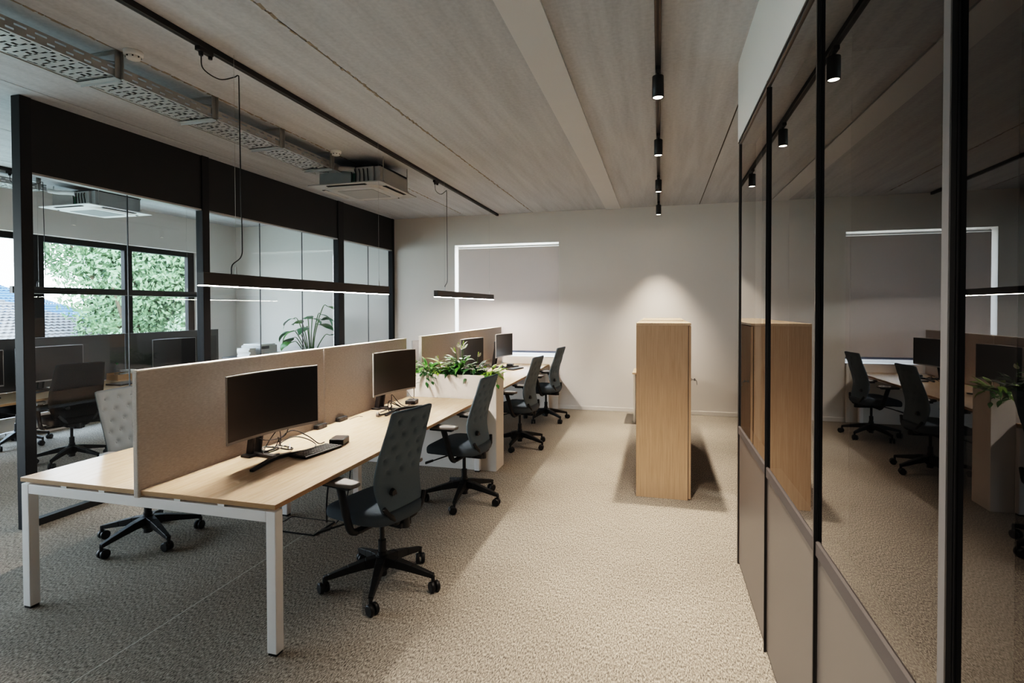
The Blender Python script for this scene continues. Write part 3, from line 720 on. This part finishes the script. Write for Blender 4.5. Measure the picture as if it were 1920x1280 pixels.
for y, lab in SY:
    t = thing('track_spotlight', lab, 'spotlight', (-.01, y, H), group='spotlights on the right track')
    MB().box(-.017, .017, -.06, .05, -.062, -.036).build('adapter', M_black, t, .004)
    MB().tube([(0,0,-.06),(0,0,-.085)], .009, 10).build('swivel', M_black, t)
    mb = MB().lathe([(.012,-.078),(.036,-.082),(.0375,-.085),(.0375,-.222),(.034,-.224),(.033,-.216)], n=28); mb.build('housing', M_black, t)
    MB().lathe([(.031,-.2195),(.031,-.2175)], n=28).build('lens', M_lens, t)
    l = bpy.data.lights.new('spot_lamp', 'SPOT'); l.energy = 400; l.color = (1,.86,.72); l.spot_size = R(68); l.spot_blend = 1.0; l.shadow_soft_size = .03
    lo = bpy.data.objects.new('spot_lamp', l); COL.objects.link(lo); lo.location = (-.01, y, H-.228)

def pendant(label, x, y0, y1, lit, zb=1.82, trk=-2.665, first=.10, group='linear pendant lamps'):
    t = thing('pendant_lamp', label, 'pendant lamp', (x, y0, zb), group=group)
    L = y1-y0; w = .026; h = .078
    mb = MB()
    mb.box(-w, w, 0, L, h-.006, h).box(-w, -w+.003, 0, L, 0, h-.006).box(w-.003, w, 0, L, 0, h-.006).box(-w+.003, w-.003, 0, .003, 0, h-.006).box(-w+.003, w-.003, L-.003, L, 0, h-.006)
    mb.build('lamp_body', M_lampbody, t, .001)
    MB().box(-w+.003, w-.003, .003, L-.003, -.002, .012).build('diffuser', M_led if lit else M_whiteplast, t)
    for yy in (.28, L-.16):
        o = MB().tube([(0,yy,h),(0,yy,h+.05)], [.006,.0045], 10).build('suspension_fitting', M_whiteplast, t)
        MB().tube([(0,yy,h+.05),(0,yy,H-zb)], .0011, 6).build('suspension_wire', M_steel, o)
    dz = H-zb; dx = trk-x
    ad = MB().box(dx-.017, dx+.017, first-.05, first+.06, dz-.062, dz-.036); ad.tube([(dx,first-.02,dz-.062),(dx,first-.02,dz-.085)], [.016,.012], 12); ad.tube([(dx,first+.05,dz-.055),(dx,first+.05,dz-.078)], [.014,.012], 12)
    ad.build('track_adapter', M_black, t, .003)
    pts = [(dx,first-.02,dz-.08),(dx*.9,first-.01,dz-.16),(dx*.5,first+.09,dz-.185),(dx*.2,first+.19,dz-.135),(0,first+.215,dz-.115),(.0,first+.222,dz-.16),(0,first+.225,dz-.5),(0,first+.23,dz-.9),(0,first+.235,h+.22),(0,first+.225,h+.12),(0,first+.15,h+.06),(0,first+.14,h)]
    MB().tube(spline(pts, 6), .0036, 8).build('power_cord', M_blackp, t)
    return t
pendant('long lit black bar pendant over the front bench', -2.61, 2.59, 4.855, True)
pendant('lit black bar pendant over the rear bench, smaller in the distance', -2.61, 6.07, 8.37, True, first=.14)
pendant('unlit black bar pendant beyond the glass, in front of the windows', -7.0, 4.36, 6.86, False, zb=1.865, trk=-7.15, first=.12)

# ------------------------------------------------------------------ ceiling services
def grid_plate(mb, xs, ys, holes, place, y_start, n, mod):
    for k in range(n):
        for i in range(len(xs)-1):
            for j in range(len(ys)-1):
                if (i, j) in holes: continue
                a = [(xs[i],ys[j]),(xs[i+1],ys[j]),(xs[i+1],ys[j+1]),(xs[i],ys[j+1])]
                mb.add([place(u, y_start+k*mod+v) for u, v in a], [(0,1,2,3)])
def cable_tray(label, x0, y0, y1, brs):
    t = thing('cable_tray', label, 'cable tray', (x0, 0, 0), group='perforated steel cable trays')
    mod = .10; n = int((y1-y0)/mod); W = .315; zb = 3.132
    xs = [0,.022,.036,.062,.110,.122,.145,.170,.193,.205,.253,.279,.293,W]; ys = [0,.018,.030,.042,.070,.082,mod]
    holes = {(1,1),(1,2),(1,3),(11,1),(11,2),(11,3),(3,1),(5,1),(6,1),(9,1),(3,4),(4,4),(6,4),(8,4),(9,4),(5,3),(7,3),(10,5),(2,5)}
    mb = MB(); grid_plate(mb, xs, ys, holes, lambda u, v: (u, v, zb), y0, n, mod)
    mb.build('tray_bottom', M_steel, t)
    zs = [0,.012,.022,.042,.052,.068]; yv = [0,.03,.07,mod]
    for x in (0, W):
        mb = MB(); grid_plate(mb, zs, yv, {(1,1),(3,0),(3,2)}, lambda u, v: (x, v, zb+u), y0, n, mod); mb.build('tray_side', M_steel, t)
        MB().box(x-.003, x+.003, y0, y0+n*mod, zb-.004, zb+.002).build('tray_edge', M_steel, t)
    for y in brs:
        mb = MB()
        mb.box(W+.004, W+.008, y-.019, y+.019, zb-.012, H-.0008).box(W+.004, W+.03, y+.017, y+.021, zb-.012, H-.0008).box(-.01, W+.008, y-.019, y+.019, zb-.012, zb-.008).box(-.01, W+.008, y+.017, y+.021, zb-.024, zb-.008)
        mb.box(-.02, W+.008, y-.019, y+.019, H-.005, H-.0008)
        mb.bar((.05,y,H-.004), (W,y,H-.07), .006, .006)
        mb.build('bracket', M_steel, t)
    # grey data cables lying in the tray
    mb = MB()
    for k in range(5): mb.tube([(.04+k*.05, y0+.05, zb+.012), (.05+k*.048, (y0+y1)/2, zb+.013), (.04+k*.05, y1-.15, zb+.012)], .009, 6)
    mb.build('tray_cables', mat('grey_cable_sheath', rgb(120,120,120), .6), t)
cable_tray('long perforated steel cable tray hung from the ceiling above the glass partition', -3.585, -1.2, 5.12, [-.42,.35,1.12,1.88,2.63,3.385,4.14,4.90])
cable_tray('perforated steel cable tray on the ceiling beyond the glass partition', -7.55, 1.0, 4.9, [1.9,2.65,3.4,4.15,4.8])
for x, y, lab in ((-3.18, 2.665, 'white smoke detector on the ceiling beside the cable tray, nearest the camera'), (-3.19, 4.875, 'small white smoke detector on the ceiling near the air conditioner')):
    t = thing('smoke_detector', lab, 'smoke detector', (x, y, H), group='white smoke detectors')
    MB().lathe([(.054,0),(.055,-.004),(.053,-.024),(.046,-.028)], n=32).build('mounting_base', M_whiteplast, t)
    MB().lathe([(.040,-.027),(.042,-.03),(.039,-.044),(.026,-.05),(.008,-.051)], n=32).build('sensor_head', M_whiteplast, t)
    mb = MB()
    for k in range(8):
        a = 2*PI*k/8; mb.obox((.0415*math.cos(a), .0415*math.sin(a), -.036), (.002,.004,.004), Matrix.Rotation(a, 3, 'Z'))
    mb.build('sensor_vents', M_slot, t)

def rrect(hx, hy, r, n=6):
    out = []
    for cx, cy, a0 in ((hx-r,hy-r,0),(-hx+r,hy-r,PI/2),(-hx+r,-hy+r,PI),(hx-r,-hy+r,1.5*PI)):
        for k in range(n+1): a = a0+PI/2*k/n; out.append((cx+r*math.cos(a), cy+r*math.sin(a)))
    return out
def ac(label, cx, cy, M_whiteplast, zp=2.968):
    t = thing('air_conditioner', label, 'air conditioner', (cx, cy, zp), group='ceiling cassette air conditioners')
    hx = .435; b = .365; by = .31
    mb = MB(); A = rrect(hx, hx, .015, 2); n = len(A); Bq = rrect(hx-.01, hx-.01, .012, 2)
    mb.prism(A, .022, .034); mb.build('fascia_plate', M_whiteplast, t, .002)
    mb = MB(); lo = rrect(.30, .30, .09); up = rrect(.34, .34, .10); m = len(lo)
    mb.add([(x,y,.0) for x,y in lo]+[(x,y,.022) for x,y in up], [tuple(reversed(range(m)))] + [(i,(i+1)%m,(i+1)%m+m,i+m) for i in range(m)]); mb.build('fascia_bowl', M_whiteplast, t)
    MB().prism(rrect(.215,.215,.02), -.003, .001).build('intake_grille', M_grille, t)
    for k in range(4):
        a = k*PI/2; mb = MB(); mb.obox(Vector((.372*math.cos(a), .372*math.sin(a), .0205)), (.022,.23,.003), Matrix.Rotation(a, 3, 'Z')); s = mb.build('air_slot', M_slot, t)
        mb = MB(); mb.obox(Vector((.362*math.cos(a), .362*math.sin(a), .014)), (.012,.225,.002), Matrix.Rotation(a, 3, 'Z') @ Matrix.Rotation(.35, 3, 'Y')); mb.build('louver', M_whiteplast, s)
    MB().box(-b, b, -by, by, .034, .225).build('unit_body', M_steel, t, .004)
    MB().box(-b-.004, b+.004, -by-.004, by+.004, .215, .232).build('body_flange', M_anthr, t)
    MB().box(.10, .30, -by-.03, -by, .06, .21).build('control_box', M_steel, t, .003)
    mb = MB().box(.03, .10, -by-.022, -by-.002, .04, .15); mb.build('circuit_board', M_pcb, t)
    mb = MB()
    for k in range(5): mb.tube(spline([(.04+k*.05,-by-.03,.06),(.06+k*.045,-by-.045,.12+.01*k),(.03+k*.05,-by-.03,.19)], 5), .006, 6)
    mb.build('wiring', M_blackp, t)
    mb = MB().tube(spline([(-.20,-by-.16,.215),(-.12,-by-.10,.20),(.0,-by-.055,.195),(.08,-by-.03,.185)], 6), .028, 12); mb.build('insulated_pipe', M_whiteplast, t)
    for sx in (-1, 1):
        for sy in (-1, 1):
            mb = MB(); mb.tube([(sx*(b+.02), sy*(by-.03), .06), (sx*(b+.02), sy*(by-.03), H-zp)], .005, 8); mb.box(min(sx*b, sx*(b+.04)), max(sx*b, sx*(b+.04)), sy*(by-.03)-.015, sy*(by-.03)+.015, .055, .062); mb.build('hanger_rod', M_steel, t)
    return t
ac('ceiling cassette air conditioner hanging in the open ceiling near the back wall', -3.205, 5.46, mat('shaded_white_plastic', rgb(168,166,164), .45, var=.01))  # same white plastic, greyed in colour for the shade it hangs in
ac('white ceiling cassette air conditioner in the room beyond the glass', -7.27, 5.55, M_whiteplast)

# ------------------------------------------------------------------ room beyond the glass
bench('oak topped bench desk in the room beyond the glass', (-7.08, 2.7, 0), 5.0, .80, [1.6, 3.3], 1)
for y0, y1, lab in ((2.72, 4.10, 'grey felt desk screen beyond the glass, partly hidden at the left edge'), (4.105, 5.74, 'grey felt desk screen beyond the glass, behind the left dark monitor'), (5.745, 7.37, 'grey felt desk screen beyond the glass, far right end')):
    desk_screen(lab, -7.08, y0, y1, .745, 1.345, M_greyscreen, M_greyscreen, group='grey desk screens beyond the glass')
monitor('dark monitor beyond the glass, at the left edge of the photo behind the frame post', (-7.0, 3.80, ZD), R(-3), .70, .39, .31, group='monitors beyond the glass')
monitor('dark monitor beyond the glass, behind the black office chair', (-7.0, 4.62, ZD), R(0), .72, .40, .31, group='monitors beyond the glass')
monitor('dark monitor beyond the glass, behind the second frame post', (-7.0, 6.28, ZD), R(0), .72, .40, .31, group='monitors beyond the glass')
make_chair('black office chair beyond the glass, seen from behind', (-6.27, 4.46, 0), R(-14), R(20), M_meshblk, M_meshblk, M_blackp, False, 'chairs beyond the glass')
make_chair('office chair beyond the glass with one bright metal leg, at the left edge', (-7.68, 4.82, 0), PI, R(12)-PI, M_meshblk, M_meshblk, M_blackp, False, 'chairs beyond the glass', light_leg=3)
t = thing('desk_organizer', 'wooden desk tray beyond the glass holding papers and a bottle', 'tray', (-6.95, 5.62, ZD))
MB().box(-.10, .10, -.16, .16, 0, .012).box(-.10, -.09, -.16, .16, .012, .09).box(.09, .10, -.16, .16, .012, .075).box(-.09, .09, -.16, -.15, .012, .075).box(-.09, .09, .15, .16, .012, .075).build('tray_body', M_brown, t, .002)
t = thing('water_bottle', 'clear plastic bottle in the wooden tray beyond the glass', 'bottle', (-6.95, 5.53, ZD+.013))
MB().lathe([(.03,0),(.033,.01),(.033,.13),(.022,.165),(.013,.18),(.013,.195)], n=20).build('bottle_body', M_water, t)
MB().lathe([(.015,.193),(.015,.212)], n=16).build('cap', M_leafD, t)
t = thing('paper_stack', 'crumpled white papers in the wooden tray beyond the glass', 'papers', (-6.94, 5.68, ZD+.013))
mb = MB()
for k in range(7):
    mb.obox((rnd.uniform(-.02,.02), rnd.uniform(-.02,.02), .02+.014*k), (.06,.07,.003), Matrix.Rotation(rnd.uniform(-.4,.4), 3, 'Z') @ Matrix.Rotation(rnd.uniform(-.25,.25), 3, 'X'))
mb.build('sheets', M_paper, t)
t = thing('laptop', 'closed dark laptop on the desk beyond the glass', 'laptop', (-6.48, 5.25, ZD), R(4))
MB().box(-.11, .11, -.16, .16, 0, .012).build('base', M_blackp, t, .003)
MB().box(-.11, .11, -.16, .16, .0125, .02).build('lid', M_lcdback, t, .003)
# printer stand at the end of the bench
t = thing('low_cabinet', 'low dark cabinet under the printer beyond the glass', 'cabinet', (-7.0, 8.12, 0))
MB().box(-.35, .35, -.38, .38, .04, .84).build('cabinet_body', M_lcdback, t, .004)
MB().box(-.33, .33, -.36, .36, 0, .04).build('plinth', M_blackp, t)
MB().box(.35, .366, -.37, -.004, .06, .82).build('door', M_lcdback, t, .002); MB().box(.35, .366, .004, .37, .06, .82).build('door', M_lcdback, t, .002)
t = thing('printer', 'light grey printer on the low cabinet beyond the glass', 'printer', (-6.95, 8.16, .84))
MB().box(-.20, .22, -.20, .22, .0, .19).build('printer_body', M_print, t, .012, 3)
MB().box(-.18, .20, -.17, .19, .19, .215).build('scanner_lid', M_whiteplast, t, .006)
MB().box(.22, .34, -.14, .14, .05, .062).build('paper_tray', M_print, t, .002)
MB().box(.221, .226, -.19, .0, .13, .18).build('control_panel', M_lcdback, t)
t = thing('paper_stack', 'stack of white paper beside the printer beyond the glass', 'papers', (-6.95, 7.86, .84))
mb = MB()
for k in range(5): mb.obox((rnd.uniform(-.01,.01), rnd.uniform(-.01,.01), .016+k*.031), (.13,.075,.0145), Matrix.Rotation(rnd.uniform(-.08,.08), 3, 'Z'))
mb.build('sheets', M_paper, t)

# big leafy plant beyond the glass
t = thing('potted_plant', 'large leafy bird of paradise plant beyond the glass', 'plant', (-5.92, 8.22, 0))
MB().lathe([(.15,0),(.19,.03),(.21,.42),(.20,.44),(.18,.43),(.18,.40)], n=28).build('pot', M_pot, t)
MB().lathe([(.178,.395),(.178,.405)], n=24).build('soil', M_soil, t)
LS = [(2.9,.42,1.50,.34,.20),(2.6,.36,1.42,.30,.16),(3.5,.36,1.28,.30,.18),(3.0,.40,1.16,.28,.15),(0.15,.34,1.72,.34,.12),(0.3,.20,1.58,.32,.12),(-.1,.26,1.48,.30,.11),(.5,.14,1.40,.30,.12),(1.6,.12,1.5,.30,.13),(-2.2,.30,1.30,.34,.15),(-1.4,.22,1.36,.30,.14),(3.9,.34,1.10,.26,.13),(.0,.40,1.22,.30,.09),(2.2,.3,1.5,.3,.15)]
st = MB()
for az, out, hz, ll, ww in LS:
    top = Vector((out*math.cos(az), out*math.sin(az)*.7, hz))
    st.tube(spline([(.03*math.cos(az),.03*math.sin(az),.40), (.25*top.x,.25*top.y,.40+(hz-.4)*.6), top*.72+Vector((0,0,hz*.27)), top], 6), [.010]*7+[.008]*6+[.006]*6, 8)
    lv = MB(); leaf(lv, top, az, R(rnd.uniform(0,40)), ll*1.1, ww*1.5, R(rnd.uniform(60,130)), 10, .25, rnd.uniform(-1.2,1.2)); lv.build('leaf', M_leafD if rnd.random() < .6 else M_leafA, t)
st.build('stems', M_stem, t)

# ------------------------------------------------------------------ outdoors
GZ = -3.6
M_ground = mat('pale_bounce_ground', rgb(176,180,168), .95, var=.3, scale=3)  # unseen ground, colour raised to bounce daylight up to the ceiling
struct('ground', MB().box(-90, XW-.3, -40, 90, GZ-.2, GZ), M_ground, 'ground outside the windows, paled to bounce daylight indoors', 'ground')
M_roof = mat('pale_clay_roof_tile', rgb(108,106,108), .8, var=.15, scale=6)
M_slateblue = mat('blue_roof_sheet', rgb(44,70,112), .6, var=.05)
def house(label, c, hx, hy, ze, zr, rz, roofm):
    t = thing('house', label, 'house', (c[0], c[1], GZ), rz)
    e = ze-GZ; rr = zr-GZ
    MB().box(-hx, hx, -hy, hy, 0, e).build('walls', mat('pale_render', rgb(120,118,112), .9), t)
    mb = MB(); ov = .4; ri = max(.2, hy-hx) if hy > hx else .2
    a = [(-hx-ov,-hy-ov,e),(hx+ov,-hy-ov,e),(hx+ov,hy+ov,e),(-hx-ov,hy+ov,e)]; p = (0,-ri,rr); q = (0,ri,rr)
    V = [Vector(x) for x in a+[p,q]]
    # tiled slopes as stepped courses with rolls
    def slope(A, Bv, C, D):
        n = 16
        for k in range(n):
            t0, t1 = k/n, (k+1)/n
            l0, r0 = A.lerp(D, t0), Bv.lerp(C, t0); l1, r1 = A.lerp(D, t1), Bv.lerp(C, t1)
            up = Vector((0,0,.05)); m = max(2, int((r0-l0).length/.14))
            top = []; bot = []
            for i in range(m+1):
                f = i/m; wv = .03*math.sin(PI*i)  if False else (.035 if i % 2 else 0)
                bot.append(l0.lerp(r0, f)+up+Vector((0,0,wv))); top.append(l1.lerp(r1, f)+Vector((0,0,wv)))
            mb.add(bot+top, [(i, i+1, m+1+i+1, m+1+i) for i in range(m)])
            mb.add([l0, r0, bot[-1], bot[0]], [(0,1,2,3)])
    slope(V[1], V[2], V[5], V[4]); slope(V[3], V[0], V[4], V[5]); slope(V[0], V[1], V[4], V[4]); slope(V[2], V[3], V[5], V[5])
    mb.build('roof', roofm, t)
    for y in (-hy*.5, hy*.4):
        f = MB().box(hx-.01, hx+.04, y-.6, y+.6, e-2.2, e-.9).build('window', M_anthr, t)
        MB().box(hx+.04, hx+.045, y-.5, y+.5, e-2.1, e-1.0).build('pane', M_dkscreen, f)
house('house with a pale tiled hip roof outside the windows', (-30, 17.6, 0), 4.2, 4.6, .15, 2.15, R(8), M_roof)
house('house with a bluish roof farther off outside the windows', (-44, 24.5, 0), 4.5, 6.0, .8, 3.6, R(0), M_slateblue)
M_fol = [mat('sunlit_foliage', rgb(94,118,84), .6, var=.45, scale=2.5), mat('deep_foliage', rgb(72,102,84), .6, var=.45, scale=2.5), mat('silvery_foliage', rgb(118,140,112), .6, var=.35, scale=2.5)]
M_bark = mat('grey_bark', rgb(98,86,72), .9, var=.3, scale=8)
def tree(label, c, r, hz, top, n, mi, seed, leafs=.20):
    q = random.Random(seed); t = thing('tree', label, 'tree', (c[0], c[1], GZ), group='trees outside the windows')
    lv = MB(); blobs = [(Vector((q.uniform(-.55,.55)*r, q.uniform(-.55,.55)*r, q.uniform(hz, top)-GZ)), r*q.uniform(.35,.6)) for _ in range(16)]
    vs = []; fs = []
    for i in range(n):
        b, br = blobs[i % len(blobs)]
        d = Vector((q.gauss(0,1), q.gauss(0,1), q.gauss(0,1))).normalized(); p = b + d*br*q.uniform(.75, 1.05)
        s = leafs*q.uniform(.6, 1.4); nrm = (d + Vector((q.gauss(0,.5), q.gauss(0,.5), q.gauss(0,.5)))).normalized()
        u = nrm.orthogonal().normalized(); u = Matrix.Rotation(q.uniform(0, 6.28), 3, nrm) @ u; w_ = nrm.cross(u)
        o = len(vs); vs += [p-u*s, p+w_*s*.45, p+u*s, p-w_*s*.45]; fs.append((o,o+1,o+2,o+3))
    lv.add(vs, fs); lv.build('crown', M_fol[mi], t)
    mb = MB()
    for b, br in blobs[:8]: mb.tube(spline([(0,0,0), (b.x*.2,b.y*.2,b.z*.5), tuple(b)], 5), [.22,.2,.18,.16,.14,.13,.11,.1,.08,.06,.04], 8)
    mb.build('trunk', M_bark, t)
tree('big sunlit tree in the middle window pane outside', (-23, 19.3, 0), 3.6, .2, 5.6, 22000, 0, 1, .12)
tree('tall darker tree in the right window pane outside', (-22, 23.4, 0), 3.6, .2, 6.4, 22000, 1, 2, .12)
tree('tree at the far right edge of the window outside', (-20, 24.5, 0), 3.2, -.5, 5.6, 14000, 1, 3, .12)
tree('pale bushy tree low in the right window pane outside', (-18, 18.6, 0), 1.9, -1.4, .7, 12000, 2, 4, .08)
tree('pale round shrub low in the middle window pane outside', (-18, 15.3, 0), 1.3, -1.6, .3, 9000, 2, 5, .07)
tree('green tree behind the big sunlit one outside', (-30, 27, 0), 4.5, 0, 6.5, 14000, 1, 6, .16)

# ------------------------------------------------------------------ light
wd = bpy.data.worlds.new('sky'); S.world = wd; wd.use_nodes = True
N = wd.node_tree.nodes; L = wd.node_tree.links; bg = N['Background']
tc = N.new('ShaderNodeTexCoord'); sp = N.new('ShaderNodeSeparateXYZ'); cr = N.new('ShaderNodeValToRGB')
cr.color_ramp.elements[0].position = .35; cr.color_ramp.elements[0].color = (.62,.68,.70,1)
cr.color_ramp.elements[1].position = .75; cr.color_ramp.elements[1].color = (.62,.80,1.0,1)
e = cr.color_ramp.elements.new(.52); e.color = (.90,.96,1.0,1)
ma = N.new('ShaderNodeMath'); ma.operation = 'MULTIPLY_ADD'; ma.inputs[1].default_value = .5; ma.inputs[2].default_value = .5
L.new(tc.outputs['Generated'], sp.inputs[0]); L.new(sp.outputs['Z'], ma.inputs[0]); L.new(ma.outputs[0], cr.inputs['Fac']); L.new(cr.outputs['Color'], bg.inputs['Color'])
bg.inputs['Strength'].default_value = 12.5
sun = bpy.data.lights.new('sun', 'SUN'); sun.energy = 5.5; sun.angle = R(2); sun.color = (1,.95,.86)
so = bpy.data.objects.new('sun', sun); COL.objects.link(so); so.rotation_euler = Vector((-.75,.25,-.62)).to_track_quat('-Z','Y').to_euler()
def portal(loc, rot, sx, sy):
    l = bpy.data.lights.new('window_portal', 'AREA'); l.shape = 'RECTANGLE'; l.size = sx; l.size_y = sy; l.cycles.is_portal = True
    o = bpy.data.objects.new('window_portal', l); COL.objects.link(o); o.location = loc; o.rotation_euler = rot
portal((XW-.25, (oy0+oy1)/2, (oz0+oz1)/2), (0, R(-90), 0), oz1-oz0, oy1-oy0)
portal(((wx0+wx1)/2, YB+.27, (wz0+wz1)/2), (R(-90), 0, 0), wx1-wx0, wz1-wz0)

S.view_settings.view_transform = 'Filmic'
S.view_settings.look = 'High Contrast'
S.view_settings.exposure = 0.05
S.cycles.use_denoising = True
S.cycles.max_bounces = 10; S.cycles.diffuse_bounces = 5; S.cycles.glossy_bounces = 5; S.cycles.transparent_max_bounces = 16
S.cycles.caustics_reflective = False; S.cycles.caustics_refractive = False
S.cycles.sample_clamp_indirect = 6
